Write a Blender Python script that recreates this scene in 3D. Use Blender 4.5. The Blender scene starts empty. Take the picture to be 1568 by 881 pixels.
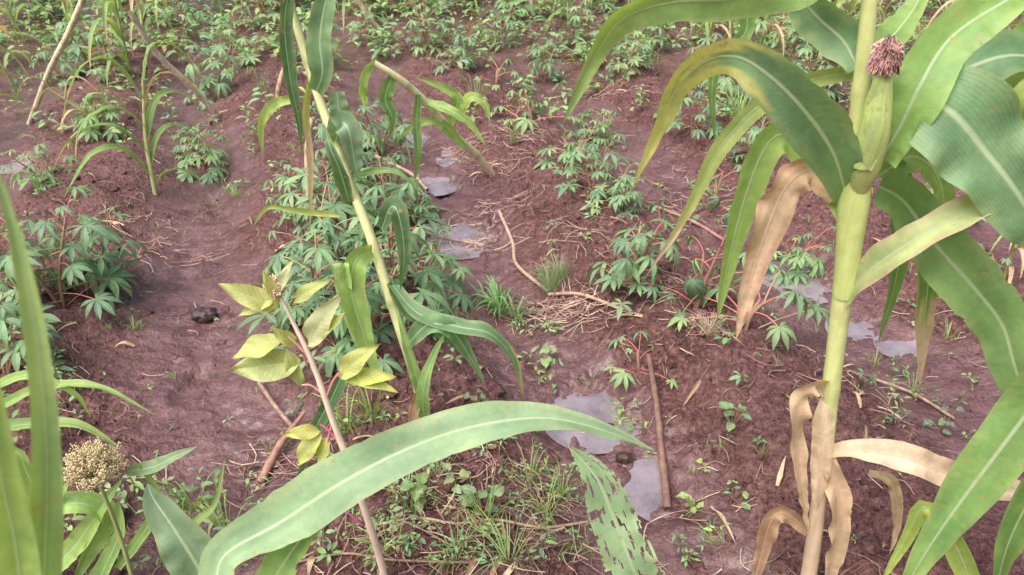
import bpy, math, random, bmesh
import numpy as np
from mathutils import Vector
random.seed(7); np.random.seed(7)
R=random.random
def U(a,b): return a+(b-a)*random.random()
scene=bpy.context.scene
# ---------------------------------------------------------------- camera
H=1.6; TH=math.radians(31); FP=1207.0
CAM=np.array([0,0,H])
cd=bpy.data.cameras.new("camera"); cam=bpy.data.objects.new("camera",cd); scene.collection.objects.link(cam)
cam.location=(0,0,H); cam.rotation_euler=(math.pi/2-TH,0,0)
cd.sensor_width=36; cd.lens=36*FP/1568; cd.clip_start=0.02; cd.clip_end=500
cd.dof.use_dof=True; cd.dof.focus_distance=2.0; cd.dof.aperture_fstop=8
scene.camera=cam
def ray(u,v):
    a=u-784; b=440.5-v
    return a, FP*math.cos(TH)+b*math.sin(TH), -FP*math.sin(TH)+b*math.cos(TH)
def P(u,v,y):
    dx,dy,dz=ray(u,v); t=y/dy
    return np.array([dx*t,y,H+dz*t])
# ---------------------------------------------------------------- noise / terrain
def _h(ix,iy,seed):
    n=(ix.astype(np.int64)*374761393+iy.astype(np.int64)*668265263+seed*1274126177)&0xffffffff
    n=((n^(n>>13))*1274126177)&0xffffffff
    n=n^(n>>16)
    return n/4294967296.0
def gn(x,y,seed=0):
    x=np.asarray(x,float); y=np.asarray(y,float)
    ix=np.floor(x); iy=np.floor(y); fx=x-ix; fy=y-iy
    ux=fx*fx*fx*(fx*(fx*6-15)+10); uy=fy*fy*fy*(fy*(fy*6-15)+10)
    def g(i,j):
        a=_h(ix+i,iy+j,seed)*2*math.pi
        return np.cos(a)*(fx-i)+np.sin(a)*(fy-j)
    return ((g(0,0)*(1-ux)+g(1,0)*ux)*(1-uy)+(g(0,1)*(1-ux)+g(1,1)*ux)*uy)*1.5
def fbm(x,y,o=4,seed=0):
    s=0;a=1;f=1
    for k in range(o):
        s=s+a*gn(x*f,y*f,seed+k*17); a*=.5; f*=2.03
    return s
def sst(a,b,x):
    t=np.clip((x-a)/(b-a),0,1); return t*t*(3-2*t)
def furrow(x,y):
    s=0.95*x+0.32*y+0.12*gn(x*0.9,y*0.9,5)
    return 0.5+0.5*np.cos(2*math.pi*(s-0.82)/1.14)   # 1 in furrow, 0 on ridge
_rd=random.Random(42); DENT=[]
for k in range(40):
    yy=1.3+4*_rd.random(); n_=_rd.choice([-1,0,1,0,-1]); s0=.82+n_*1.14+_rd.uniform(-.24,.24); xx=(s0-.32*yy)/.95
    DENT.append((xx,yy,_rd.uniform(-.6,.6),_rd.uniform(.035,.055),_rd.uniform(.08,.12),_rd.uniform(.012,.026)))
def hbase(x,y):
    x=np.asarray(x,float); y=np.asarray(y,float)
    f=furrow(x,y)
    rough=1-0.75*sst(.35,.8,f)
    h=-0.055*(f-0.5)*2
    h=h+0.02*fbm(x*1.6,y*1.6,3,11)
    h=h+rough*(0.032*fbm(x*6,y*6,4,21)+0.032*np.abs(gn(x*17,y*17,31))+0.015*np.abs(gn(x*45,y*45,41)))
    h=h+0.007*fbm(x*14,y*14,3,51)-0.010*sst(.25,.5,gn(x*7,y*5,57))*(1-rough)*1.3
    for (cx,cy,an,wx,wy,dp) in DENT:
        dx=x-cx; dy=y-cy; c=math.cos(an); s=math.sin(an); r=((dx*c+dy*s)/wx)**2+((dy*c-dx*s)/wy)**2
        h=h-dp*np.exp(-r*r)+dp*.35*np.exp(-((r-1.7)/.5)**2)
    return h
PUD=[]
def H0(u,v,f):
    dx,dy,dz=ray(u,v); z=0.0
    for k in range(12):
        t=(H-z)/(-dz); z=0.5*z+0.5*float(f(dx*t,dy*t))
    t=(H-z)/(-dz)
    return np.array([dx*t,dy*t,z])
for (u,v,ru,rv) in [(702,362,60,27),(664,287,34,18),(906,642,70,50),(992,748,38,56),(1222,428,78,34),(1308,503,34,22),(1385,524,40,17),(22,250,30,13),(640,212,20,9),(690,235,18,8)]:
    c=H0(u,v,hbase); ex=H0(u+ru,v,hbase); ey=H0(u,v-rv,hbase)
    rx=abs(ex[0]-c[0]); ry=abs(ey[1]-c[1])
    an=np.linspace(0,2*math.pi,24)
    z=np.percentile(hbase(c[0]+1.2*rx*np.cos(an),c[1]+1.2*ry*np.sin(an)),22)
    PUD.append((c[0],c[1],rx,ry,z-0.002))
def height(x,y):
    h=hbase(x,y)
    for (cx,cy,rx,ry,lv) in PUD:
        r=np.sqrt(((x-cx)/rx)**2+((y-cy)/ry)**2)
        r=r+0.6*gn(np.asarray(x)*9,np.asarray(y)*9,77)+0.4*gn(np.asarray(x)*28,np.asarray(y)*28,78)
        m=1-sst(.55,1.2,r)
        h=h*(1-m)+(lv-0.008+.009*gn(np.asarray(x)*34,np.asarray(y)*34,79))*m
    return h
def wetmap(x,y):
    w=sst(.40,.88,furrow(x,y)+0.3*fbm(x*3,y*3,3,61))
    for (cx,cy,rx,ry,lv) in PUD:
        r=np.sqrt(((x-cx)/rx)**2+((y-cy)/ry)**2)
        w=np.maximum(w,1-sst(1.0,1.9,r))
    return w
GX0,GY0,GS=-9.0,0.1,0.02
_gx=np.arange(GX0,9.01,GS); _gy=np.arange(GY0,12.6,GS)
HG=height(*np.meshgrid(_gx,_gy)); HGS=HG.shape
def gz(x,y):
    i=(x-GX0)/GS; j=(y-GY0)/GS
    a=int(i); b=int(j)
    if i<0 or j<0 or a>=HGS[1]-1 or b>=HGS[0]-1: return float(height(x,y))
    i-=a; j-=b
    return float((HG[b,a]*(1-i)+HG[b,a+1]*i)*(1-j)+(HG[b+1,a]*(1-i)+HG[b+1,a+1]*i)*j)
def G(u,v,lift=0):
    p=H0(u,v,gz); p[2]+=lift; return p
# ---------------------------------------------------------------- materials
def newmat(name):
    m=bpy.data.materials.new(name); m.use_nodes=True
    nt=m.node_tree; nt.nodes.clear()
    return m,nt,nt.nodes,nt.links
def N(nt,t,**k):
    n=nt.nodes.new(t)
    for a,b in k.items(): setattr(n,a,b)
    return n
def math_n(nt,op,a,b=None,c=None,clamp=False):
    n=nt.nodes.new('ShaderNodeMath'); n.operation=op; n.use_clamp=clamp
    for i,x in enumerate((a,b,c)):
        if x is None: continue
        if isinstance(x,(int,float)): n.inputs[i].default_value=x
        else: nt.links.new(x,n.inputs[i])
    return n.outputs[0]
def mix_c(nt,f,a,b,bt='MIX'):
    n=nt.nodes.new('ShaderNodeMix'); n.data_type='RGBA'; n.blend_type=bt
    for s,x in ((0,f),(6,a),(7,b)):
        if isinstance(x,(int,float)): n.inputs[s].default_value=x
        elif isinstance(x,tuple): n.inputs[s].default_value=(*x,1) if len(x)==3 else x
        else: nt.links.new(x,n.inputs[s])
    return n.outputs[2]
def noise_n(nt,scale,detail=3,rough=.5,vec=None):
    n=nt.nodes.new('ShaderNodeTexNoise'); n.inputs['Scale'].default_value=scale; n.inputs['Detail'].default_value=detail; n.inputs['Roughness'].default_value=rough
    if vec is None:
        tc=nt.nodes.new('ShaderNodeTexCoord'); vec=tc.outputs['Object']
    nt.links.new(vec,n.inputs['Vector']); return n.outputs['Fac']
def ramp(nt,f,a,b):
    n=nt.nodes.new('ShaderNodeMapRange'); n.inputs[1].default_value=a; n.inputs[2].default_value=b
    nt.links.new(f,n.inputs[0]); return n.outputs[0]
def leafmat(name,rib=0.035,ribcol=(0.42,0.5,0.28),veins=26,veinamt=.12,trans=.35,rough=.42,spec=.5,mott=.25,chev=0,gain=1.0,spots=0,sat=1.0):
    m,nt,ns,ln=newmat(name)
    at=N(nt,'ShaderNodeAttribute',attribute_name='Col')
    uv=N(nt,'ShaderNodeUVMap',uv_map='UVMap')
    sx=N(nt,'ShaderNodeSeparateXYZ'); ln.new(uv.outputs[0],sx.inputs[0])
    d=math_n(nt,'ABSOLUTE',math_n(nt,'SUBTRACT',sx.outputs[0],.5))
    ribf=math_n(nt,'SUBTRACT',1,ramp(nt,d,rib*.35,rib),clamp=True)
    n1=noise_n(nt,9,4,.6); n2=noise_n(nt,70,3,.6)
    if chev:
        cv=math_n(nt,'SINE',math_n(nt,'MULTIPLY',math_n(nt,'SUBTRACT',sx.outputs[1],math_n(nt,'MULTIPLY',d,.045)),6.283/chev))
        side=ramp(nt,cv,.82,1.0); vn=cv
        ribf=math_n(nt,'MAXIMUM',ribf,math_n(nt,'MULTIPLY',side,.55))
    else:
        vn=math_n(nt,'SINE',math_n(nt,'MULTIPLY',sx.outputs[0],veins*6.283))
    vm=math_n(nt,'MULTIPLY_ADD',vn,veinamt*.5,1.0)
    mo=math_n(nt,'MULTIPLY_ADD',math_n(nt,'SUBTRACT',n1,.5),mott*2.4,1.0)
    mo2=math_n(nt,'MULTIPLY_ADD',math_n(nt,'SUBTRACT',n2,.5),mott*1.2,1.0)
    f=math_n(nt,'MULTIPLY',math_n(nt,'MULTIPLY',math_n(nt,'MULTIPLY',vm,mo),mo2),gain)
    hsv=N(nt,'ShaderNodeHueSaturation'); ln.new(at.outputs['Color'],hsv.inputs['Color']); ln.new(f,hsv.inputs['Value']); hsv.inputs['Saturation'].default_value=sat
    hue=math_n(nt,'MULTIPLY_ADD',math_n(nt,'SUBTRACT',n1,.5),-.08,.5); ln.new(hue,hsv.inputs['Hue'])
    col=mix_c(nt,math_n(nt,'MULTIPLY',ribf,.75),hsv.outputs[0],ribcol)
    if spots:
        s1=noise_n(nt,55,2,.5); s2=noise_n(nt,6,2,.5)
        sf=math_n(nt,'MULTIPLY',ramp(nt,s1,.64,.72),ramp(nt,s2,.42,.58))
        col=mix_c(nt,math_n(nt,'MULTIPLY',sf,spots),col,(.42,.34,.13))
    geo=N(nt,'ShaderNodeNewGeometry')
    pale=mix_c(nt,.2,col,(.34,.42,.30))
    col2=mix_c(nt,geo.outputs['Backfacing'],col,pale)
    bp=N(nt,'ShaderNodeBump'); bp.inputs['Strength'].default_value=.45; bp.inputs['Distance'].default_value=.0022
    hh=math_n(nt,'ADD',math_n(nt,'MULTIPLY',vn,.06),math_n(nt,'ADD',math_n(nt,'MULTIPLY',n2,1.5),math_n(nt,'MULTIPLY',ribf,.7)))
    ln.new(hh,bp.inputs['Height'])
    pr=N(nt,'ShaderNodeBsdfPrincipled'); ln.new(col2,pr.inputs['Base Color']); ln.new(bp.outputs[0],pr.inputs['Normal'])
    ln.new(math_n(nt,'MULTIPLY_ADD',n1,.4,rough-.15),pr.inputs['Roughness']); pr.inputs['Specular IOR Level'].default_value=spec
    tr=N(nt,'ShaderNodeBsdfTranslucent')
    tc=mix_c(nt,1.0,col,(1.4,1.45,.6),'MULTIPLY'); ln.new(tc,tr.inputs[0])
    mx=N(nt,'ShaderNodeMixShader'); mx.inputs[0].default_value=trans
    ln.new(pr.outputs[0],mx.inputs[1]); ln.new(tr.outputs[0],mx.inputs[2])
    o=N(nt,'ShaderNodeOutputMaterial'); ln.new(mx.outputs[0],o.inputs[0])
    return m
def stemmat(name,rough=.45,bump=.3,sc=(60,60,6),mott=.5,gain=1.0):
    m,nt,ns,ln=newmat(name)
    at=N(nt,'ShaderNodeAttribute',attribute_name='Col')
    tc=N(nt,'ShaderNodeTexCoord'); mp=N(nt,'ShaderNodeMapping'); mp.inputs['Scale'].default_value=sc
    ln.new(tc.outputs['Object'],mp.inputs[0])
    n1=noise_n(nt,1,4,.6,mp.outputs[0]); n2=noise_n(nt,25,3,.6)
    f=math_n(nt,'MULTIPLY',math_n(nt,'MULTIPLY_ADD',math_n(nt,'SUBTRACT',n1,.5),mott*2,gain),math_n(nt,'MULTIPLY_ADD',math_n(nt,'SUBTRACT',n2,.5),mott*1.6,1))
    hsv=N(nt,'ShaderNodeHueSaturation'); ln.new(at.outputs['Color'],hsv.inputs['Color']); ln.new(f,hsv.inputs['Value'])
    bp=N(nt,'ShaderNodeBump'); bp.inputs['Strength'].default_value=bump; bp.inputs['Distance'].default_value=.002; ln.new(n1,bp.inputs['Height'])
    pr=N(nt,'ShaderNodeBsdfPrincipled'); ln.new(hsv.outputs[0],pr.inputs['Base Color']); pr.inputs['Roughness'].default_value=rough; ln.new(bp.outputs[0],pr.inputs['Normal'])
    o=N(nt,'ShaderNodeOutputMaterial'); ln.new(pr.outputs[0],o.inputs[0]); return m
M_MAIZE=leafmat('maize_leaf',rib=.045,ribcol=(.52,.62,.40),veinamt=.10,veins=22,trans=.38,rough=.48,gain=1.16,spots=.75,mott=.34,sat=.92)
M_DRY=leafmat('dry_maize_leaf',rib=.04,ribcol=(.66,.5,.36),trans=.25,rough=.65,veinamt=.35,mott=.5,spec=.2,gain=1.1)
M_CASS=leafmat('cassava_leaf',rib=.07,ribcol=(.32,.45,.2),veins=1,veinamt=0,trans=.28,rough=.46,gain=1.28,sat=.97)
M_BROAD=leafmat('broad_leaf',rib=.035,ribcol=(.62,.6,.3),veins=1,veinamt=.12,trans=.3,mott=.3,chev=.011,spots=.5)
M_STEM=stemmat('plant_stem',mott=.35); M_WOOD=stemmat('dead_wood',rough=.6,bump=.7,mott=.8)
def soilmat():
    m,nt,ns,ln=newmat('wet_soil')
    at=N(nt,'ShaderNodeAttribute',attribute_name='Col'); sp=N(nt,'ShaderNodeSeparateColor'); ln.new(at.outputs['Color'],sp.inputs[0])
    wet=sp.outputs[0]
    n0=noise_n(nt,1.7,4,.6); n1=noise_n(nt,11,5,.65); n2=noise_n(nt,60,4,.7); n3=noise_n(nt,230,3,.7)
    c=mix_c(nt,ramp(nt,n1,.35,.65),(.088,.031,.030),(.19,.079,.074))
    c=mix_c(nt,ramp(nt,n0,.4,.62),c,mix_c(nt,ramp(nt,n1,.3,.7),(.12,.048,.047),(.235,.11,.104)))
    c=mix_c(nt,math_n(nt,'MULTIPLY',ramp(nt,n2,.52,.70),.75),c,(.35,.205,.185))
    c=mix_c(nt,math_n(nt,'MULTIPLY',ramp(nt,n2,.48,.32),.9),c,(.034,.011,.012))
    c=mix_c(nt,math_n(nt,'MULTIPLY',ramp(nt,n3,.6,.75),.45),c,(.46,.34,.30))
    wf=math_n(nt,'MULTIPLY',wet,.75)
    cw=mix_c(nt,ramp(nt,n1,.3,.7),(.090,.042,.045),(.17,.093,.099))
    cw=mix_c(nt,math_n(nt,'MULTIPLY',ramp(nt,n2,.47,.3),.55),cw,(.048,.021,.022))
    c=mix_c(nt,wf,c,cw)
    vo=N(nt,'ShaderNodeTexVoronoi'); vo.inputs['Scale'].default_value=75
    tc=N(nt,'ShaderNodeTexCoord'); ln.new(tc.outputs['Object'],vo.inputs['Vector'])
    inv=math_n(nt,'SUBTRACT',1,math_n(nt,'MULTIPLY',wet,.66))
    hh=math_n(nt,'ADD',math_n(nt,'MULTIPLY',n2,1.4),math_n(nt,'MULTIPLY',n3,.55))
    hh=math_n(nt,'ADD',hh,math_n(nt,'MULTIPLY',vo.outputs['Distance'],-.5))
    hh=math_n(nt,'ADD',math_n(nt,'MULTIPLY',hh,inv),math_n(nt,'MULTIPLY',n1,1.5))
    bp=N(nt,'ShaderNodeBump'); bp.inputs['Strength'].default_value=.95; bp.inputs['Distance'].default_value=.015; ln.new(hh,bp.inputs['Height'])
    pr=N(nt,'ShaderNodeBsdfPrincipled'); ln.new(c,pr.inputs['Base Color']); ln.new(bp.outputs[0],pr.inputs['Normal'])
    ro=math_n(nt,'SUBTRACT',math_n(nt,'MULTIPLY_ADD',n1,.4,.28),math_n(nt,'MULTIPLY',wet,.14),clamp=True)
    ln.new(ro,pr.inputs['Roughness'])
    pr.inputs['Specular IOR Level'].default_value=.5
    bp2=N(nt,'ShaderNodeBump'); bp2.inputs['Strength'].default_value=.55; bp2.inputs['Distance'].default_value=.009; ln.new(math_n(nt,'ADD',n1,math_n(nt,'MULTIPLY',n2,.45)),bp2.inputs['Height'])
    film=math_n(nt,'MULTIPLY',wet,math_n(nt,'MULTIPLY_ADD',ramp(nt,noise_n(nt,6,4,.6),.42,.62),.7,.3))
    ln.new(math_n(nt,'MULTIPLY_ADD',film,.45,.05,clamp=True),pr.inputs['Coat Weight']); pr.inputs['Coat IOR'].default_value=1.6; pr.inputs['Coat Roughness'].default_value=.2
    ln.new(bp2.outputs[0],pr.inputs['Coat Normal'])
    o=N(nt,'ShaderNodeOutputMaterial'); ln.new(pr.outputs[0],o.inputs[0]); return m
M_SOIL=soilmat()
def watermat():
    m,nt,ns,ln=newmat('muddy_water')
    n1=noise_n(nt,12,2,.5)
    bp=N(nt,'ShaderNodeBump'); bp.inputs['Strength'].default_value=.14; bp.inputs['Distance'].default_value=.004; ln.new(n1,bp.inputs['Height'])
    df=N(nt,'ShaderNodeBsdfDiffuse'); df.inputs[0].default_value=(.40,.33,.36,1)
    tp=N(nt,'ShaderNodeBsdfTransparent'); tp.inputs[0].default_value=(.9,.85,.85,1)
    b=N(nt,'ShaderNodeMixShader'); ln.new(math_n(nt,'MULTIPLY_ADD',ramp(nt,noise_n(nt,9,3,.6),.35,.65),.4,.4),b.inputs[0]); ln.new(tp.outputs[0],b.inputs[1]); ln.new(df.outputs[0],b.inputs[2])
    gl=N(nt,'ShaderNodeBsdfGlossy'); gl.inputs['Roughness'].default_value=.02; gl.inputs[0].default_value=(1,1,1,1); ln.new(bp.outputs[0],gl.inputs['Normal'])
    fr=N(nt,'ShaderNodeFresnel'); fr.inputs['IOR'].default_value=2.8; ln.new(bp.outputs[0],fr.inputs['Normal'])
    mx=N(nt,'ShaderNodeMixShader'); ln.new(fr.outputs[0],mx.inputs[0]); ln.new(b.outputs[0],mx.inputs[1]); ln.new(gl.outputs[0],mx.inputs[2])
    o=N(nt,'ShaderNodeOutputMaterial'); ln.new(mx.outputs[0],o.inputs[0]); return m
M_WATER=watermat()
# ---------------------------------------------------------------- mesh builder
class MB:
    def __init__(s): s.v=[];s.f=[];s.uv=[];s.c=[];s.m=[]
    def grid(s,pts,uvs,cols,nr,nc,mat,close=False,skip=None):
        b=len(s.v); s.v.extend(pts); s.uv.extend(uvs); s.c.extend(cols)
        for i in range(nr-1):
            for j in range(nc-1):
                if skip is not None and skip[i][j]: continue
                s.f.append((b+i*nc+j,b+i*nc+j+1,b+(i+1)*nc+j+1,b+(i+1)*nc+j)); s.m.append(mat)
    def mesh(s,name,mats):
        me=bpy.data.meshes.new(name)
        me.from_pydata(np.array(s.v,dtype=float).tolist(),[],s.f)
        for m in mats: me.materials.append(m)
        n=len(me.loops); li=np.zeros(n,dtype=np.int32); me.loops.foreach_get('vertex_index',li)
        uvl=me.uv_layers.new(name='UVMap'); uva=np.array(s.uv,dtype=np.float32)[li]; uvl.data.foreach_set('uv',uva.ravel())
        ca=me.color_attributes.new('Col','FLOAT_COLOR','POINT'); cc=np.ones((len(s.v),4),dtype=np.float32); cc[:,:3]=np.array(s.c,dtype=np.float32)
        ca.data.foreach_set('color',cc.ravel())
        me.polygons.foreach_set('material_index',np.array(s.m,dtype=np.int32))
        me.polygons.foreach_set('use_smooth',np.ones(len(s.f),dtype=bool)); me.update(); return me
    def obj(s,name,mats=None):
        me=s.mesh(name,mats or MATS); return addobj(name,me)
MATS=[M_MAIZE,M_DRY,M_CASS,M_BROAD,M_STEM,M_WOOD,M_SOIL]
def addobj(name,me,loc=(0,0,0),rot=(0,0,0),sc=1):
    o=bpy.data.objects.new(name,me); scene.collection.objects.link(o); o.location=loc; o.rotation_euler=rot
    o.scale=(sc,sc,sc) if not hasattr(sc,'__len__') else sc
    return o
def nrm(a):
    a=np.asarray(a,float); return a/(math.sqrt(float(a[0]*a[0]+a[1]*a[1]+a[2]*a[2]))+1e-12)
def cross(a,b): return np.array([a[1]*b[2]-a[2]*b[1],a[2]*b[0]-a[0]*b[2],a[0]*b[1]-a[1]*b[0]])
def cr(cps,n):
    c=np.array(cps,float)
    c=np.vstack([2*c[0]-c[1],c,2*c[-1]-c[-2]]); k=len(c)-3
    t=np.linspace(0,k-1e-6,n); i=t.astype(int); f=(t-i)[:,None]
    p0,p1,p2,p3=c[i],c[i+1],c[i+2],c[i+3]
    p=.5*((2*p1)+(-p0+p2)*f+(2*p0-5*p1+4*p2-p3)*f**2+(-p0+3*p1-3*p2+p3)*f**3)
    d=np.r_[0,np.cumsum(np.linalg.norm(np.diff(p,axis=0),axis=1))]; s=np.linspace(0,d[-1],n)
    return np.stack([np.interp(s,d,p[:,k]) for k in range(3)],1),d[-1]
GRN=(.135,.27,.06); GRB=(.14,.265,.12); GRD=(.085,.18,.075); GRL=(.25,.39,.09); YEL=(.54,.48,.12); YG=(.38,.46,.10)
DRY=(.56,.40,.27); DRY2=(.40,.25,.165); PALE=(.50,.54,.22)
def mixc(a,b,t): return tuple(a[k]*(1-t)+b[k]*t for k in range(3))
def leaf(mb,cps,w,roll=0.35,roll2=None,col=GRN,edge=None,tip=None,ts=.75,fold=.3,wav=.16,base=.6,tp=2.0,mat=0,mode='cam',n=34,m=8,holes=False,wf=None,torn=0):
    p,L=cr(cps,n)
    T=np.gradient(p,axis=0); T/=np.linalg.norm(T,axis=1)[:,None]+1e-12
    if mode=='cam': vw=CAM-p; vw/=np.linalg.norm(vw,axis=1)[:,None]
    else: vw=np.tile([0,0,1.0],(n,1))
    S=np.cross(T,vw); 
    for i in range(n):
        q=np.linalg.norm(S[i])
        if q<.15 and i>0: S[i]=S[i-1]
        else: S[i]/=q+1e-9
        if i>0 and np.dot(S[i],S[i-1])<0: S[i]=-S[i]
    for _ in range(3):
        S[1:-1]=(S[:-2]+S[1:-1]*2+S[2:])/4
    S-=T*np.sum(S*T,axis=1)[:,None]; S/=np.linalg.norm(S,axis=1)[:,None]+1e-9
    Nn=np.cross(S,T)
    if roll2 is None: roll2=roll
    f=wf or U(4,7); ph=[U(0,6),U(0,6)]; f2=f*U(.8,1.3); sd=random.randint(0,999)
    s=np.linspace(0,1,n); r=roll+(roll2-roll)*s+0.18*np.sin(s*5+ph[0])
    S2=S*np.cos(r)[:,None]+Nn*np.sin(r)[:,None]; N2=np.cross(S2,T)
    prof=(base+(1-base)*sst(0,.3,s))*(1-s**tp)**.9
    prof=prof*(1+.05*np.sin(s*17+ph[1])); prof[-1]=0.01
    a=np.linspace(-1,1,m+1)[None,:]; s_=s[:,None]; pr=prof[:,None]; aa=np.abs(a)
    fr=np.where(a<0,f,f2); pp=np.where(a<0,ph[0],ph[1])
    irr=gn(s_*3.1+pp,a*0+sd*.37,sd)*2.2
    wv=wav*w*.5*np.minimum(1,pr*1.5)*(aa**1.6)*np.sin(fr*2*math.pi*s_+pp+irr*2)*(0.6+irr*.5)
    W=w*pr/2
    if torn:
        tn=gn(s_*31+pp,a*0+sd*.11,sd+7)+.6*gn(s_*6+pp,a*0+sd*.3,sd+8); W=W*(1-torn*np.clip(tn-.3,0,1)*2.0)
    off=fold*W*aa**1.3+wv
    pts=p[:,None,:]+S2[:,None,:]*(a*W*(1-.08*fold*aa))[:,:,None]+N2[:,None,:]*off[:,:,None]
    nz=gn(s_*9+a,a*2+3,sd); nz2=gn(s_*4,a*1.5+9,sd+3)
    C=np.array(col)[None,None,:]*(1+.25*nz2)[:,:,None]
    ed=np.array(edge or mixc(col,PALE,.5))[None,None,:]
    e=(np.clip((aa-.66+.4*nz)/.3,0,1)*(.85 if edge else .4))[:,:,None]
    C=C*(1-e)+ed*e
    if tip is not None:
        t=np.clip((s_-ts+.18*nz+.18*aa)/.16,0,1)[:,:,None]
        tc=np.where(t<.5,np.array(YEL)[None,None,:],np.array(tip)[None,None,:]); k=np.minimum(1,t*1.6); C=C*(1-k)+tc*k
    uu=np.broadcast_to(a*.5+.5,(n,m+1)); vv=np.broadcast_to(s_*L,(n,m+1))
    skip=None
    if holes:
        I,J=np.meshgrid(np.arange(n-1),np.arange(m),indexing='ij')
        g=gn(I*.13+3.3,J*.34,901); eg=np.minimum(J,m-1-J)
        skip=((g>.36)|((eg<4)&(J>m/2)&(gn(I*.3,J*.5,44)>.15))|((eg<1)&(gn(I*.4,J*.5,45)>.1))).tolist()
    mb.grid(list(pts.reshape(-1,3)),list(np.stack([uu,vv],2).reshape(-1,2)),list(C.reshape(-1,3)),n,m+1,mat,skip=skip)
def tube(mb,cps,r,col,mat=4,n=None,k=8,nodes=None,nodecol=None,col2=None,sp=None):
    n=n or max(4,len(cps)*5)
    p,L=cr(cps,n); T=np.gradient(p,axis=0); T/=np.linalg.norm(T,axis=1)[:,None]+1e-12
    ref=np.array([1.0,0,0]) if abs(T[0][0])<.8 else np.array([0,1.0,0])
    A=np.cross(T,ref); A/=np.linalg.norm(A,axis=1)[:,None]+1e-12; B=np.cross(T,A)
    s=np.linspace(0,1,n)
    rr=np.interp(s,np.linspace(0,1,len(r)),r) if hasattr(r,'__len__') else np.full(n,float(r))
    c0=np.array(col)[None,:]*np.ones((n,1))
    if col2 is not None:
        t=(sst(sp[0],sp[1],s) if sp else s)[:,None]; c0=c0*(1-t)+np.array(col2)[None,:]*t
    if nodes:
        nc_=np.array(nodecol or (.2,.2,.07))[None,:]
        for q in nodes:
            d=np.clip(1-np.abs(s-q)*L/.012,0,1); rr=rr*(1+.2*d); c0=c0*(1-.5*d[:,None])+nc_*(.5*d[:,None])
    an=np.linspace(0,2*math.pi,k+1)
    pts=p[:,None,:]+(A[:,None,:]*np.cos(an)[None,:,None]+B[:,None,:]*np.sin(an)[None,:,None])*rr[:,None,None]
    uu=np.broadcast_to((an/6.2832)[None,:],(n,k+1)); vv=np.broadcast_to((s*L)[:,None],(n,k+1))
    mb.grid(list(pts.reshape(-1,3)),list(np.stack([uu,vv],2).reshape(-1,2)),list(np.repeat(c0,k+1,axis=0)),n,k+1,mat)
    return p
# ---------------------------------------------------------------- ground sheet
def make_ground():
    nx,ny=880,760
    tx=np.linspace(-1,1,nx); X=.5*np.sinh(5.6*tx)
    ty=np.linspace(-.62,1,ny); Y=2.0+.55*np.sinh(5.4*ty)
    xx,yy=np.meshgrid(X,Y); zz=height(xx,yy); far=sst(15,40,np.hypot(xx,yy)); zz=zz*(1-far)
    ww=wetmap(xx,yy)
    v=np.stack([xx.ravel(),yy.ravel(),zz.ravel()],1).astype(np.float32)
    i=np.arange(ny-1)[:,None]*nx+np.arange(nx-1)[None,:]; i=i.ravel()
    f=np.stack([i,i+1,i+nx+1,i+nx],1).astype(np.int32)
    me=bpy.data.meshes.new('ground'); me.vertices.add(len(v)); me.vertices.foreach_set('co',v.ravel())
    me.loops.add(f.size); me.loops.foreach_set('vertex_index',f.ravel()); me.polygons.add(len(f))
    me.polygons.foreach_set('loop_start',np.arange(len(f),dtype=np.int32)*4)
    me.polygons.foreach_set('use_smooth',np.ones(len(f),dtype=bool)); me.update(calc_edges=True)
    ca=me.color_attributes.new('Col','FLOAT_COLOR','POINT'); c=np.zeros((len(v),4),np.float32); c[:,0]=ww.ravel(); c[:,3]=1
    ca.data.foreach_set('color',c.ravel()); me.materials.append(M_SOIL); addobj('ground',me)
make_ground()
for (cx,cy,rx,ry,lv) in PUD:
    n=40; vs=[(cx,cy,lv)]; fs=[]
    for k in range(n):
        a=2*math.pi*k/n; q=1.2
        vs.append((cx+rx*q*math.cos(a),cy+ry*q*math.sin(a),lv)); fs.append((0,1+k,1+(k+1)%n))
    me=bpy.data.meshes.new('puddle'); me.from_pydata(vs,[],fs); me.materials.append(M_WATER); addobj('puddle',me)
# ---------------------------------------------------------------- main maize plant (right)
def px(w,y=1.26): return w*(y*1.12)/FP
Y0=1.26
def Ms(l,d=0): return [P(q[0],q[1],Y0+(q[2] if len(q)>2 else 0)+d) for q in l]
mb=MB()
base=G(1236,905); Y0=base[1]
sp=[base+np.array([0,0,-.05])]+Ms([(1243,850),(1262,700),(1272,600),(1290,450),(1303,320),(1312,200),(1328,40),(1336,-80),(1340,-200)])
tube(mb,sp,[.019,.018,.0165,.0165,.0175,.018,.0165,.0145,.012,.009],(.56,.43,.30),n=90,k=14,nodes=[.285,.42,.535,.67,.8],nodecol=(.3,.28,.12),col2=(.60,.65,.27),sp=(.22,.34))
tube(mb,Ms([(1291,452,-.002),(1300,380,-.004),(1309,300,-.006),(1322,235,-.01)]),[.0195,.022,.027,.019],(.54,.62,.22),n=24,k=14)
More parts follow.
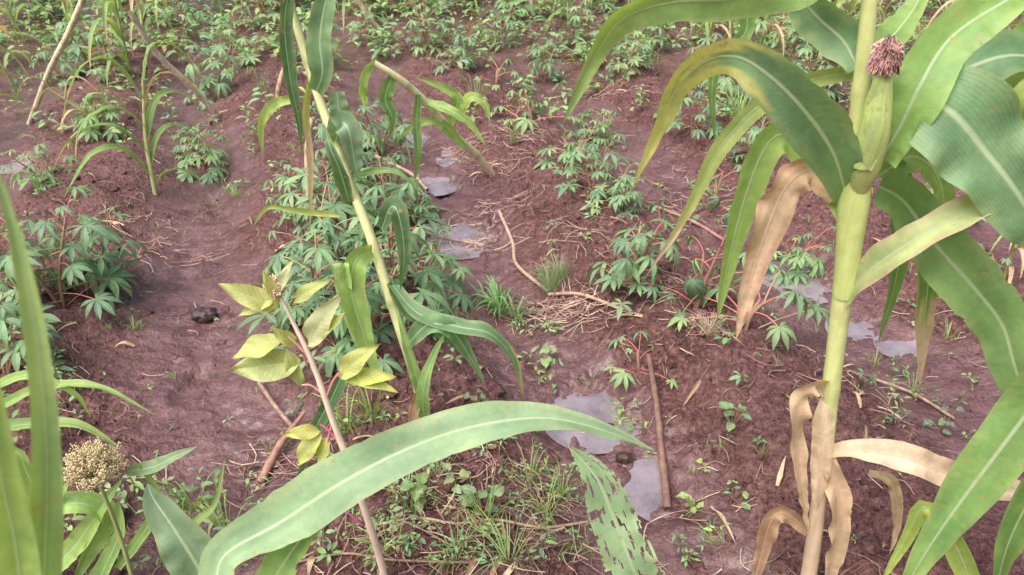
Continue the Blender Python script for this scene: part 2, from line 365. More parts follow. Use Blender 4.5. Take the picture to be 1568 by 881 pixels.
# ear with husk
tube(mb,Ms([(1312,300,-.01),(1328,245,-.035),(1342,190,-.045),(1352,130,-.05),(1359,88,-.05)]),[.013,.024,.024,.017,.008],(.48,.56,.17),n=30,k=14,col2=(.58,.62,.27))
for a in range(5):
    d=(a-2)*9
    leaf(mb,Ms([(1320+d*.3,260,-.06),(1336+d*.5,200,-.073+abs(a-2)*.008),(1350+d*.4,130,-.066),(1360+d*.6,80,-.055)]),px(26),roll=.1,col=(.46,.55,.2),fold=-.4,wav=.03,m=4,n=16)
def silk(mb,c,r,n,cols):
    for k in range(n):
        a=U(0,6.28); q=R()**.5
        s=c+np.array([math.cos(a)*r*.25*q,math.sin(a)*r*.25*q,-r*.6]); m_=c+np.array([math.cos(a)*r*.62*q,math.sin(a)*r*.62*q,r*U(.0,1.1)*(1.2-q*.6)])
        a2=a+U(-.6,.6); k2=U(.45,1.0); e=c+np.array([math.cos(a2)*r*k2,math.sin(a2)*r*k2,r*U(-1.2,.5)])
        tube(mb,[s,m_,e],.0010,random.choice(cols),mat=4,n=7,k=3)
silk(mb,Ms([(1358,82,-.055)])[0],.025,1000,[(.54,.27,.28),(.64,.40,.36),(.42,.2,.22),(.66,.52,.38),(.5,.32,.28)])
L_=lambda l,w,**k: leaf(mb,Ms(l),px(w),**k)
L_([(1322,-90,0),(1240,-35,-.03),(1130,-2,-.05),(1030,4,-.05),(955,28,-.03),(915,80,0),(888,135,0),(862,190,0)],64,roll=.5,roll2=.3,col=(.22,.36,.09),base=.8,torn=.1)
L_([(1314,105,.0),(1290,62,.03),(1250,25,.05),(1195,-40,.06)],62,roll=.2,col=GRB,base=.5,tp=4)
L_([(1297,305,0),(1276,235,-.05),(1232,170,-.08),(1180,118,-.08),(1130,88,-.06),(1082,94,-.02),(1040,130,.02),(1015,185,.04),(990,240,.05),(966,292,.05)],122,roll=.15,roll2=.35,col=GRB,tip=(.5,.50,.13),ts=.6,tp=.85,base=.32,fold=.2,n=80,m=10,wav=.14,torn=.08)
L_([(1310,110,.03),(1235,125,.08),(1165,160,.1),(1100,230,.1),(1060,310,.1),(1025,370,.1),(990,422,.1)],34,roll=.3,col=(.34,.43,.12),edge=YG,tip=DRY,ts=.8,torn=.1)
L_([(1300,335,0),(1268,275,.04),(1222,212,.06),(1180,215,.05),(1145,290,.04),(1118,390,.03),(1098,490,.03)],60,roll=.2,roll2=.5,col=(.23,.38,.08),tp=2.5)
L_([(1285,300,.0),(1245,262,.02),(1205,285,.02),(1175,350,.01),(1150,430,.01),(1127,520,.01)],62,roll=.3,roll2=.1,col=DRY,edge=DRY2,mat=1,tp=2,wav=.4,torn=.08,n=60)
L_([(1350,242,-.02),(1378,195,-.03),(1410,130,-.03),(1455,60,0),(1535,5,.02),(1625,-40,.05)],74,roll=.1,col=(.2,.36,.08),tp=4,base=.7)
L_([(1340,200,.03),(1400,150,.1),(1470,110,.14),(1550,85,.15),(1640,100,.15)],100,roll=.3,col=GRB,tp=4)
L_([(1350,238,0),(1400,160,-.02),(1455,172,-.06),(1510,235,-.08),(1560,300,-.1),(1620,400,-.1)],128,roll=.15,col=GRB,base=.35,tp=4,fold=.15,n=44,m=12)
L_([(1292,458,-.01),(1335,412,-.04),(1400,368,-.07),(1480,325,-.08),(1560,296,-.08),(1640,285,-.08)],48,roll=.5,col=(.40,.48,.2),edge=DRY,tp=5,base=.7)
L_([(1345,285,.03),(1385,310,.05),(1432,375,.05),(1490,440,.03),(1535,500,.02),(1556,570,.0),(1590,660,0)],98,roll=.1,col=(.18,.33,.1),tp=4,fold=.2,wav=.24,n=64,m=12,torn=.1)
L_([(1352,215,.1),(1378,300,.14),(1375,410,.15),(1345,525,.15)],48,roll=.4,col=GRN)
L_([(1400,300,.12),(1422,400,.14),(1414,500,.14),(1408,590,.14)],40,roll=.2,col=GRN,edge=YG,tip=DRY,ts=.6,tp=3)
L_([(1268,692,0),(1310,688,-.02),(1390,702,-.04),(1480,737,-.05),(1568,755,-.05),(1650,770,-.05)],54,roll=.25,col=(.64,.48,.36),edge=(.62,.46,.33),mat=1,tp=5,base=.5,torn=.06,n=50,wav=.3)
L_([(1274,600,0),(1246,588,-.02),(1220,632,-.02),(1224,720,-.02),(1238,820,-.01)],42,roll=.4,roll2=.9,col=DRY,mat=1,wav=.5,torn=.1,n=60)
L_([(1266,700,-.01),(1284,770,-.02),(1278,850,-.02),(1256,930,-.02)],50,roll=.3,roll2=.7,col=DRY,mat=1,wav=.5,tp=3,torn=.1,n=60)
L_([(1240,815,0),(1200,785,.0),(1180,800,.0),(1166,850,.02),(1150,910,.02)],38,roll=.3,col=DRY2,mat=1,wav=.5,tp=3,torn=.1)
L_([(1330,725,.03),(1366,740,.03),(1374,800,.03),(1362,850,.03)],26,roll=.3,col=DRY,mat=1,wav=.3,torn=.1)
L_([(1270,600,0),(1262,640,-.022),(1256,700,-.024),(1250,780,-.02)],36,roll=.0,col=(.62,.48,.34),mat=1,wav=.1,fold=-.5,tp=5,torn=.08)
L_([(1130,-60,.3),(1140,0,.3),(1142,50,.3),(1100,90,.3),(1090,150,.3),(1096,225,.3)],28,roll=.3,col=GRN)
L_([(1640,-20,.2),(1575,60,.2),(1520,140,.2),(1490,210,.22),(1480,300,.2)],70,roll=.4,col=(.2,.36,.08))
L_([(1620,120,.1),(1575,150,.08),(1555,200,.1),(1562,300,.1)],60,roll=.3,col=(.32,.45,.09))
L_([(1345,270,.06),(1400,240,.16),(1440,280,.2),(1450,380,.2)],70,roll=.4,col=(.24,.39,.08))
L_([(1332,90,.06),(1380,40,.12),(1410,-10,.16),(1420,-80,.18)],50,roll=.2,col=(.2,.34,.08))
mb.obj('maize_plant')
# maize plant at right edge, close
mb=MB(); b=np.array([.98,.98,gz(.98,.98)])
tube(mb,[b-[0,0,.05],b+[0.01,0,.3],b+[.02,.02,.7]],[.015,.014,.011],PALE,n=20)
Y0=1.05
L_([(1680,520,-.05),(1600,600,0),(1530,690,0),(1470,770,0),(1415,850,.0),(1370,930,0)],96,roll=.2,col=(.19,.35,.09),fold=.3,base=.7)
L_([(1500,940,.0),(1470,850,.0),(1420,775,.02),(1385,830,.04),(1345,900,.04)],46,roll=.3,col=(.33,.46,.09))
L_([(1700,700,.0),(1600,740,.05),(1545,830,.05),(1520,930,.05)],60,roll=.3,col=GRN)
mb.obj('maize_plant')
# ---------------------------------------------------------------- leaning maize plant (left centre)
mb=MB(); base=G(652,660); Y0=base[1]
sp=[base-[0,0,.04]]+Ms([(640,590,.02),(605,480,.05),(570,370,.08),(530,265,.12),(480,125,.18),(440,-10,.22),(415,-90,.25)])
tube(mb,sp,[.016,.016,.0145,.013,.0125,.0115,.010,.007],(.5,.37,.25),n=80,k=10,nodes=[.17,.33,.46,.62,.8],col2=(.64,.66,.33),sp=(.1,.3))
def L2(l,w,**k): leaf(mb,Ms(l),px(w,Y0+.1),**k)
L2([(485,140,.16),(494,110,.13),(490,60,.13),(500,0,.14),(520,-40,.14)],38,roll=.2,col=GRB,tp=4)
L2([(446,-30,.2),(436,40,.16),(446,130,.14),(458,185,.14),(462,235,.14)],26,roll=.5,col=GRD)
L2([(512,225,.14),(522,190,.1),(534,200,.08),(541,235,.08),(548,275,.08)],36,roll=.1,col=(.18,.29,.17),tp=4)
L2([(516,140,.1),(520,170,.1),(536,205,.1),(543,256,.1)],34,roll=.1,col=(.18,.29,.17),tp=4,torn=.15)
L2([(535,310,.1),(520,260,.06),(505,225,.06),(497,190,.1)],26,roll=.3,col=GRD)
L2([(474,110,.18),(468,180,.2),(476,250,.2),(474,360,.2)],12,roll=.3,col=YG,tip=DRY,ts=.3)
L2([(585,350,.08),(598,318,.05),(610,328,.03),(619,385,.03),(613,445,.03)],32,roll=.3,col=GRD)
L2([(570,385,.06),(545,400,.0),(538,445,-.03),(556,510,-.04),(580,585,-.04)],46,roll=.2,col=(.27,.43,.1),base=.5)
L2([(530,440,-.03),(524,400,-.03),(532,470,-.04),(560,560,-.04)],28,roll=.3,col=(.27,.43,.1),base=.8)
L2([(600,435,.05),(640,480,.0),(700,500,-.02),(752,512,-.02),(788,555,0),(802,612,0)],32,roll=.6,col=GRB,torn=.1,tip=(.4,.42,.12),ts=.85)
L2([(622,530,.02),(655,498,-.02),(690,505,-.02),(722,550,0),(742,588,0)],34,roll=.2,col=GRB)
L2([(600,430,.05),(622,470,.05),(650,490,.05),(690,520,.05),(735,560,.05)],34,roll=.2,col=GRD)
L2([(650,645,0),(648,600,-.03),(662,550,-.03),(684,505,-.03)],26,roll=.2,col=(.23,.39,.12))
L2([(652,620,0),(632,560,-.02),(615,500,-.02),(608,470,0)],22,roll=.2,col=(.2,.35,.1))
L2([(455,150,.2),(420,160,.2),(400,190,.2),(402,238,.2)],18,roll=.2,col=(.32,.46,.09))
L2([(520,330,.12),(450,322,.1),(410,318,.1),(385,350,.1)],12,roll=.3,col=YG)
L2([(535,270,.12),(600,262,.12),(640,290,.12),(645,300,.12)],12,roll=.3,col=GRN)
L2([(530,560,-.1),(508,610,-.1),(482,660,-.1),(452,745,-.08)],26,roll=.2,col=GRD)
L2([(640,600,-.01),(632,640,-.02),(640,680,-.02)],20,roll=.2,col=DRY2,mat=1,torn=.1)
mb.obj('maize_plant')
# ---------------------------------------------------------------- fallen maize plant (mid distance)
mb=MB(); base=G(757,264); Y0=base[1]
tube(mb,[base-[0,0,.03]]+Ms([(728,236,-.1),(700,212,-.2),(650,155,-.35),(610,120,-.45),(572,96,-.5)]),[.02,.021,.021,.019,.017,.013],(.62,.48,.3),n=50,k=10,nodes=[.2,.42,.62,.82],nodecol=(.2,.14,.07),col2=(.70,.66,.38),sp=(.05,.3))
def L3(l,w,**k): leaf(mb,Ms(l),px(w,Y0-.3),**k)
L3([(712,225,-.25),(670,186,-.3),(630,195,-.3),(606,218,-.3)],17,roll=.3,col=GRL)
L3([(690,190,-.25),(700,150,-.3),(670,130,-.3),(635,118,-.3)],18,roll=.3,col=(.22,.37,.08))
L3([(652,155,-.35),(690,170,-.4),(720,190,-.4),(745,225,-.4)],16,roll=.3,col=(.24,.38,.08))
L3([(700,185,-.25),(720,150,-.25),(742,160,-.25),(750,188,-.25)],18,roll=.3,col=(.28,.42,.08))
L3([(602,115,-.45),(590,150,-.45),(600,180,-.45),(598,212,-.45)],22,roll=.3,col=GRN)
L3([(575,95,-.5),(560,110,-.5),(555,140,-.5),(560,165,-.4)],14,roll=.3,col=GRL)
L3([(640,145,-.4),(638,195,-.4),(640,240,-.4),(632,290,-.4)],14,roll=.3,col=GRN)
mb.obj('maize_plant')
# ---------------------------------------------------------------- foreground maize at lower left and centre
mb=MB(); bx,by=-.20,.72; b=np.array([bx,by,gz(bx,by)])
tube(mb,[b-[0,0,.05],b+[-.01,.02,.25],b+[-.03,.05,.5]],[.016,.015,.012],PALE,n=20)
Y0=1.0
L_([(330,905,-.1),(345,850,-.06),(430,800,-.02),(520,742,.0),(620,690,.04),(720,655,.08),(830,640,.1),(920,658,.1),(1003,690,.1)],94,roll=.25,roll2=.5,col=(.22,.36,.19),base=.6,tp=2.2,fold=.3,wav=.18,n=90,m=12,torn=.05)
L_([(395,930,-.05),(430,870,-.02),(475,810,.0),(540,765,.03),(590,735,.06)],66,roll=.5,col=(.22,.39,.1),base=.8)
L_([(350,960,-.02),(310,880,.0),(270,815,.02),(236,765,.04),(226,740,.05)],78,roll=.1,col=(.2,.31,.18),tp=5)
mb.obj('maize_plant')
mb=MB(); b=np.array([.19,.86,gz(.19,.86)])
Y0=1.02
tube(mb,[b-[0,0,.03],b+[0,.02,.2]],[.012,.009],PALE,n=10)
leaf(mb,[b+[0,.02,.18]]+Ms([(985,930,0),(965,860,.02),(942,800,.04),(915,735,.06),(874,684,.08)]),px(116,1.0),roll=.0,col=(.28,.43,.22),tp=5,base=.9,fold=.12,n=120,m=34,holes=True,wav=.08)
mb.obj('maize_plant')
# close plant on the left edge
mb=MB(); b=np.array([-.34,.30,gz(-.34,.3)])
tube(mb,[b-[0,0,.05],b+[0,.02,.4],b+[0,.05,.85]],[.016,.014,.01],PALE,n=20)
def C_(l,w,y,**k): leaf(mb,[P(a,bb,y) for a,bb in l],w*y*1.12/FP,**k)
C_([(60,1150),(62,1000),(70,850),(72,700),(62,560),(40,430),(10,310),(-30,200)],64,.38,roll=.15,col=(.27,.43,.14),tp=3,base=1,wav=.06)
C_([(44,1200),(38,1000),(27,850),(2,730),(-15,600),(-30,480)],100,.36,roll=.2,col=(.34,.50,.11),tp=3,base=1,wav=.06)
C_([(10,1100),(20,950),(2,800),(-20,700)],60,.38,roll=.2,col=(.26,.42,.1),tp=4,base=1,wav=.06)
mb.obj('maize_plant')
# leaves at lower left (medium distance)
mb=MB(); b=G(70,960); Y0=1.25
tube(mb,[b-[0,0,.04]]+Ms([(75,860),(70,760)]),[.012,.011,.008],PALE,n=14)
L_([(60,800),(110,770,0),(165,790,.02),(140,840,.0),(110,900,0)],55,roll=.4,col=(.24,.41,.1))
L_([(75,880),(120,830),(160,770),(190,730,.02)],50,roll=.3,col=(.24,.41,.1))
L_([(130,930),(160,870),(185,810),(180,760,.02)],46,roll=.3,col=(.22,.39,.1))
L_([(70,800),(40,720),(20,690),(-30,720)],40,roll=.3,col=(.3,.46,.1))
L_([(30,880),(60,790),(100,740),(80,690)],40,roll=.3,col=(.26,.43,.1))
L_([(-30,640),(60,595),(150,592),(235,634)],22,roll=.5,col=(.27,.43,.1))
L_([(-30,660),(40,650),(120,650),(190,690)],26,roll=.4,col=(.22,.37,.1))
L_([(-20,600),(40,575),(110,600),(140,640)],20,roll=.4,col=(.27,.43,.1))
L_([(195,722),(235,715),(270,698),(302,684)],30,roll=.2,col=(.2,.32,.16))
L_([(180,870),(230,800),(240,750),(200,700)],26,roll=.2,col=(.24,.39,.1))
L_([(250,860),(300,800),(330,770),(345,700)],18,roll=.3,col=(.24,.39,.1))
mb.obj('maize_plant')
# ---------------------------------------------------------------- sorghum head
def octa(mb,c,r,h,col):
    i=len(mb.v); mb.v+= [c+[r,0,0],c+[0,r,0],c-[r,0,0],c-[0,r,0],c+[0,0,h],c-[0,0,h]]
    mb.uv+=[(0,0)]*6; mb.c+=[col]*6
    for f in ((0,1,4),(1,2,4),(2,3,4),(3,0,4),(1,0,5),(2,1,5),(3,2,5),(0,3,5)): mb.f.append(tuple(i+z for z in f)); mb.m.append(4)
def sorghum(u,v,y,size):
    mb=MB(); c=P(u,v,y); g=np.array([c[0]-.03,c[1]+.02,gz(c[0]-.03,c[1]+.02)])
    tube(mb,[g-[0,0,.03],(g+c)/2+[.01,0,0],c-[0,0,size*.5]],[.006,.005,.004],(.3,.36,.14),n=16)
    br=[]
    for k in range(110):
        a=U(0,6.28); el=math.asin(U(-.2,1)); d=np.array([math.cos(a)*math.cos(el),math.sin(a)*math.cos(el),math.sin(el)])
        e=c+d*np.array([1,1,.85])*size*U(.65,1.1); s=c-[0,0,size*.45]
        tube(mb,[s,(s+e)/2+d*size*.15,e],.0012,(.4,.4,.2),n=6,k=3); br.append((s,e,d))
    for k in range(5200):
        s,e,d=random.choice(br); t=U(.4,1.03); q=s*(1-t)+e*t+d*size*.12*math.sin(t*3.14)+np.random.normal(0,size*.06,3)
        octa(mb,q,U(.0011,.0021),.0026,random.choice([(.70,.54,.34),(.60,.52,.28),(.75,.62,.41),(.52,.44,.24),(.60,.56,.3),(.4,.3,.18)]))
    mb.obj('sorghum_plant')
sorghum(143,716,1.2,.060)
# ---------------------------------------------------------------- broad leaf
def broad(mb,b,d,n_,L,W,col,mat=3,curl=.35,fold=.25,edge=None,nr=8,nc=6,pet=0):
    b=np.asarray(b,float); d=nrm(d); s=nrm(cross(n_,d)); n_=cross(d,s)
    if pet: b=b+d*pet
    if nr==4: prv=[.1,.85,.85,.02]
    else: prv=np.interp(np.linspace(0,1,nr),[0,.08,.2,.38,.55,.75,.9,1],[.06,.5,.85,1,.93,.62,.28,.01])
    ph=U(0,6)
    t=np.linspace(0,1,nr)[:,None]; a=np.linspace(-1,1,nc+1)[None,:]; w=(W*.5*np.array(prv))[:,None]
    off=fold*w*np.abs(a)+.11*W*np.sin(t*11+ph+a*2)*np.abs(a)-curl*L*t*t
    pts=b[None,None,:]+d[None,None,:]*(L*t*(1-.1*curl*t)+0*a)[:,:,None]+s[None,None,:]*(a*w)[:,:,None]+n_[None,None,:]*off[:,:,None]
    C=np.ones((nr,nc+1,1))*np.array(col)[None,None,:]
    if edge is not None:
        e=(np.minimum(1,a*a)*.7+0*t)[:,:,None]; C=C*(1-e)+np.array(edge)[None,None,:]*e
    uu=np.broadcast_to(a*.5+.5,(nr,nc+1)); vv=np.broadcast_to(t*L,(nr,nc+1))
    mb.grid(list(pts.reshape(-1,3)),list(np.stack([uu,vv],2).reshape(-1,2)),list(C.reshape(-1,3)),nr,nc+1,mat)
# ---------------------------------------------------------------- amaranth
mb=MB(); base=G(590,895); Y0=base[1]
st=Ms([(583,860,0),(545,740,.0),(512,650,.0),(480,560,0),(452,500,0),(428,452,0)])
tube(mb,[base-[0,0,.03]]+st,[.009,.009,.008,.0075,.0065,.005,.003],(.80,.60,.50),n=50,k=9,col2=(.80,.67,.54))
LY=(.54,.57,.15); LY2=(.44,.51,.14); LW=(.60,.62,.34)
def am(a,bt,w,col,nz=(0,-.7,.7),edge=None,fold=.25,dy=-.03):
    A=P(a[0],a[1],Y0+a[2] if len(a)>2 else Y0); B=P(bt[0],bt[1],Y0+(bt[2] if len(bt)>2 else dy))
    d=B-A; L=np.linalg.norm(d); broad(mb,A,d,np.array(nz,float),L*1.1,px(w,Y0),col,edge=edge,nr=22,nc=12,fold=fold,curl=.2)
def pe(s,e,c=(.65,.26,.28)):
    A=P(s[0],s[1],Y0);B=P(e[0],e[1],Y0-.01); tube(mb,[A,(A+B)/2+[0,0,.008],B],.0022,c,n=8,k=5)
am((426,472),(346,438),38,LY,edge=(.6,.55,.18)); am((420,458),(366,480),20,LY)
pe((470,560),(462,540)); am((460,552),(356,568),56,LY2,edge=LW,nz=(.1,-.85,.5)); 
am((452,528),(424,507),24,LY,nz=(.3,-.7,.6)); am((432,520),(358,540),42,LY,nz=(.2,-.4,.9))
am((472,528),(503,466),42,LW,nz=(-.3,-.9,.3)); am((478,520),(512,486),30,LY2,nz=(-.5,-.8,.4))
am((450,462),(490,430),24,LY2); am((430,462),(406,426),20,LY); am((426,450),(437,406),18,LW)
pe((500,610),(520,570),(.75,.24,.28)); am((518,576),(562,536),38,LY,nz=(.1,-.7,.7)); am((530,578),(592,575),32,(.58,.6,.09)); am((522,572),(600,592),26,(.48,.56,.1),nz=(0,-.5,.9))
pe((520,680),(490,650),(.75,.2,.33)); am((490,660),(452,712),36,LY,nz=(-.3,-.8,.4)); am((490,660),(440,664),28,(.56,.54,.11)); am((505,668),(482,715),26,(.52,.52,.13),nz=(-.5,-.8,.2))
pe((550,770),(510,770),(.75,.15,.4)); pe((555,805),(520,780),(.75,.15,.4))
pe((512,640),(500,690),(.65,.18,.25)); pe((490,600),(462,590),(.7,.35,.35)); pe((480,560),(440,515),(.7,.4,.35))
am((462,590),(438,548),26,LY2)
tip=P(425,446,Y0)
for sx_,sz_,sl_ in [(-.3,1,.03),(.35,.9,.024),(-.9,.4,.022),(.05,1,.034),(.9,.5,.016)]:
    for k in range(190):
        t=R(); cc=tip+np.array([sx_*t*sl_,-.004,sz_*t*sl_])+np.random.normal(0,.0042*(1.15-t*.6),3)
        octa(mb,cc,U(.001,.0022),.003,random.choice([(.70,.52,.44),(.66,.40,.37),(.70,.64,.48),(.56,.46,.30),(.6,.32,.32)]))
mb.obj('amaranth_plant')
# ---------------------------------------------------------------- cassava
PRT=[0,.17,.35,.55,.72,.87,1]; PRW=[.14,.45,.8,1,.82,.42,.02]
_pt=np.array(PRT)[:,None]; _pw=np.array(PRW)[:,None]; _pa=np.array([-1.,0,1.])[None,:]
def cleaf(mb,c,o,n_,Rr,nl,droop,col):
    o=nrm(o); s=nrm(cross(n_,o)); n_=nrm(cross(o,s))
    for k in range(nl):
        ang=math.radians(-128+256*k/(nl-1)+U(-6,6)); L=Rr*(1-.38*abs(ang)/2.2)*U(.88,1.08)
        d=o*math.cos(ang)+s*math.sin(ang); sd=cross(n_,d); dr=droop*U(.6,1.3); W=L*U(.12,.16)
        cc=np.array(col)*U(.8,1.2)
        al=L*_pt*(1-.25*min(dr,1.5)*_pt)+0*_pa; up=.12*L*_pt-dr*L*_pt*_pt+.35*W*_pw*np.abs(_pa); ac=_pa*W*_pw
        pts=c[None,None,:]+d*al[:,:,None]+n_*up[:,:,None]+sd*ac[:,:,None]
        uu=np.broadcast_to(_pa*.5+.5,(7,3)); vv=np.broadcast_to(_pt*L,(7,3))
        mb.grid(list(pts.reshape(-1,3)),list(np.stack([uu,vv],2).reshape(-1,2)),[cc]*21,7,3,2)
def cassava(seed,h=.5,nleaf=34,droop=.35,Rr=.135,light=0,wilt=False,spread=1):
    random.seed(seed); mb=MB()
    for sN in range(random.choice([2,3]) if not wilt else 2):
        a0=U(0,6.28); ln=U(.06,.2)*spread
        top=np.array([math.cos(a0)*ln,math.sin(a0)*ln,h*U(.65,1.0)]); sp=[np.array([0,0,-.04]),top*[.3,.3,.4],top]
        pp=tube(mb,sp,[.008,.007,.0045],(.25,.15,.11),n=14,k=6,col2=(.36,.22,.15))
        nn=nleaf//2
        for k in range(nn):
            t=.12+.88*k/(nn-1); p=pp[int(t*13)]; a=k*2.4+U(-.5,.5)+sN
            el=U(-.15,.55)+.8*(t-.4); 
            if wilt: el-=.3
            o=np.array([math.cos(a)*math.cos(el),math.sin(a)*math.cos(el),math.sin(el)]); pl=U(.08,.24)*(1.15-.6*t)
            e=p+o*pl
            if e[2]<.04: e[2]=.04+.02*R()
            m_=(p+e)/2+[0,0,.012]
            tube(mb,[p,m_,e],.0020,random.choice([(.62,.14,.16),(.68,.24,.2),(.46,.34,.16)]),n=5,k=4)
            oh=np.array([math.cos(a),math.sin(a),-.25 if not wilt else -1.2]); nz=np.array([math.cos(a)*U(.1,.8)+U(-.35,.35),math.sin(a)*U(.1,.8)+U(-.35,.35),1.0])
            if wilt: nz=np.array([math.cos(a)*1.2,math.sin(a)*1.2,.7])
            g=R(); col=mixc((.06,.155,.08),(.15,.28,.11),g)
            col=mixc(col,(.28,.42,.12),light*R())
            cleaf(mb,e,oh,nz,Rr*U(.5,1.15)*(1.0 if t<.85 else .7),random.choice([5,7,7]),droop*U(.4,1.9),col)
    return mb.mesh('cassava_plant',MATS)
CV=[cassava(101,.48,28,.4),cassava(102,.42,24,.5),cassava(103,.38,22,.35,light=.3),cassava(104,.52,30,.5),cassava(105,.3,16,.5,light=.4),cassava(106,.44,20,.6)]
CW=cassava(110,.30,14,1.3,wilt=True,Rr=.085,spread=.4); CS=cassava(111,.12,8,.5,light=.6,Rr=.09,spread=.4)
CL=[cassava(121,.42,26,.4,light=.7,Rr=.12),cassava(122,.48,30,.4,light=.6,Rr=.12)]
random.seed(99)
def putc(me,u,v,s=1,rz=None):
    p=G(u,v); return addobj('cassava_plant',me,p,(U(-.1,.1),U(-.1,.1),U(0,6.28) if rz is None else rz),s)
for (i,u,v,s) in [(0,95,470,.9),(1,35,455,.85),(3,150,440,.7),(2,10,580,.7),
    (0,495,515,.9),(5,560,530,.85),(3,520,430,.9),(1,605,465,.9),(0,595,360,.85),(5,530,340,.85),(1,470,400,.7),(3,545,280,.7),(4,640,330,.6),(1,450,320,.55),(5,585,240,.7),(4,645,440,.8),(4,440,480,.5),
    (0,905,295,.62),(4,880,255,.7),(2,940,320,.5),(5,965,445,.72),(2,905,215,.55),
    (3,330,150,.75),(0,350,120,.85),(1,290,60,.85),(0,140,105,.8),(3,175,120,.7),(1,95,130,.7),(4,70,285,.7),(4,315,260,.7),(2,300,240,.5),(4,150,200,.7),
    (1,705,105,.75),(5,655,80,.85),(0,760,70,.8),(3,835,125,.6),(1,900,70,.85),(2,960,110,.7),(1,1000,75,.9),(0,1060,200,.6),(5,1100,150,.8),(3,1150,250,.55),(4,1215,415,.6),(1,1190,190,.75),
    (2,560,60,.85),(1,600,25,1),(3,490,90,.75),(0,420,45,.85),(2,1200,110,1),(0,1250,160,.8),(5,1420,230,.8),(0,1480,170,.9),(1,1400,140,.9),(2,1540,240,.8),(2,800,30,1),(0,690,15,1),(2,230,30,1),(1,60,20,.9),(4,1490,430,.5),(4,1450,330,.7)]:
    putc(CV[i] if v>140 or random.random()<.5 else CL[i%2],u,v,s)
putc(CW,1065,475,1.05); putc(CW,1090,330,.8)
for u,v,s in [(1140,500,1.25),(978,568,.7),(1210,400,1),(815,190,1.2),(790,180,.8),(760,130,1),(1180,200,1)]: putc(CS,u,v,s)
# ---------------------------------------------------------------- generic young maize
def maize(seed,h=.7,nl=8,w=.045,ll=.5,lean=.15,col=GRN,dryp=.1):
    random.seed(seed); mb=MB(); a0=U(0,6.28); top=np.array([math.cos(a0)*lean*h,math.sin(a0)*lean*h,h])
    pp=tube(mb,[np.array([0,0,-.04]),top*[.3,.3,.5],top],[.011,.01,.005],(.42,.46,.2),n=20,k=8)
    for k in range(nl):
        t=.15+.83*k/(nl-1); p=pp[int(t*19)]; a=a0+(k%2)*math.pi+U(-.7,.7); o=np.array([math.cos(a),math.sin(a),0]); L=ll*U(.7,1.15)*(1-.35*abs(t-.55))
        up=U(.35,.7)+.3*t; c=[p,p+o*L*.22+[0,0,L*.32*up*1.6],p+o*L*.5+[0,0,L*.38*up*1.4],p+o*L*.75+[0,0,L*.2*up],p+o*L*.88+[0,0,-L*U(0,.35)]]
        dry=R()<dryp
        leaf(mb,c,w*U(.8,1.15),roll=U(-.4,.4),col=DRY if dry else mixc(col,GRL,R()*.6),tip=None if R()<.6 else DRY,ts=.85,mode='z',n=16,m=4,mat=1 if dry else 0,fold=.4)
    return mb.mesh('maize_plant',MATS)
MV=[maize(201,.55,9,.045,.45),maize(202,.8,10,.05,.6),maize(203,.5,8,.035,.4,col=GRL),maize(204,.9,10,.055,.6,.35,col=(.22,.37,.1)),maize(205,.4,7,.03,.35,.6,col=GRL,dryp=.3),maize(206,.7,9,.05,.55,.5,col=(.32,.43,.16),dryp=.2)]
random.seed(55)
def putm(i,u,v,s=1): p=G(u,v); addobj('maize_plant',MV[i],p,(0,0,U(0,6.28)),s)
for (i,u,v,s) in [(0,237,298,1.0),(1,-25,215,.8),(4,160,215,.8),(3,560,30,1),(1,870,40,.8),(2,960,30,1),(5,1060,45,.9),(5,1120,60,.9),(2,1160,95,1),(4,1215,70,1.2),(5,1240,40,1),(2,1290,100,1.1),(5,1400,90,.9),(2,1440,60,1.1),(3,1500,90,.9),(4,1540,130,1.2),(0,1460,120,.9),(2,720,10,1),(4,640,5,1.2),(1,500,10,.9),(2,340,20,1),(4,200,15,1.2),(2,1020,15,1.2),(4,1090,20,1.4),(5,1180,15,1),(5,1340,15,1),(2,1390,30,1.2),(3,-10,90,.9),(4,1540,420,.6),
    (5,1240,90,.8),(5,1180,60,.8),(4,1080,90,1.1),(2,1000,50,.9),(5,930,10,1),(5,1280,60,.9),(4,800,10,1.3),(5,1370,120,.7),(5,1140,30,1.1),(5,1050,10,1.1),(3,1220,20,1),(5,220,70,.8),(2,30,60,1),(3,200,110,.8),(5,110,60,.9),(2,260,40,1.2),(5,20,130,.8),(5,400,20,1)]:
    putm(i,u,v,s)
for k in range(110):
    y=U(7.5,15); x=U(-.85,.85)*y; 
    if R()<.5: addobj('maize_plant',random.choice(MV),(x,y,gz(x,y)),(0,0,U(0,6.28)),U(.8,1.4))
    else: addobj('cassava_plant',random.choice(CV+CL),(x,y,gz(x,y)),(0,0,U(0,6.28)),U(.8,1.2))
# ---------------------------------------------------------------- dry stalks & sticks
def stalk(name,pts,r,c1,c2=None,mat=5,nodes=[.25,.5,.75]):
    mb=MB(); tube(mb,pts,r,c1,mat=mat,n=40,k=8,nodes=nodes,col2=c2); mb.obj(name)
b=G(45,190); stalk('dry_maize_stalk',[b,P(75,110,b[1]-.1),P(105,50,b[1]-.2),P(135,-20,b[1]-.3)],.016,(.64,.54,.4),(.64,.58,.38))
b=G(335,178); stalk('dry_maize_stalk',[b,P(290,130,b[1]-.2),P(240,82,b[1]-.35),P(200,20,b[1]-.5)],.016,(.66,.54,.42),(.70,.62,.44))
b=G(585,50); stalk('dry_maize_stalk',[b,P(560,20,b[1]-.1),P(535,-30,b[1]-.2)],.02,(.66,.56,.38))
b=G(475,365); stalk('dry_maize_stalk',[b,P(472,300,b[1]),P(470,230,b[1]),P(478,180,b[1])],.010,(.55,.45,.3))
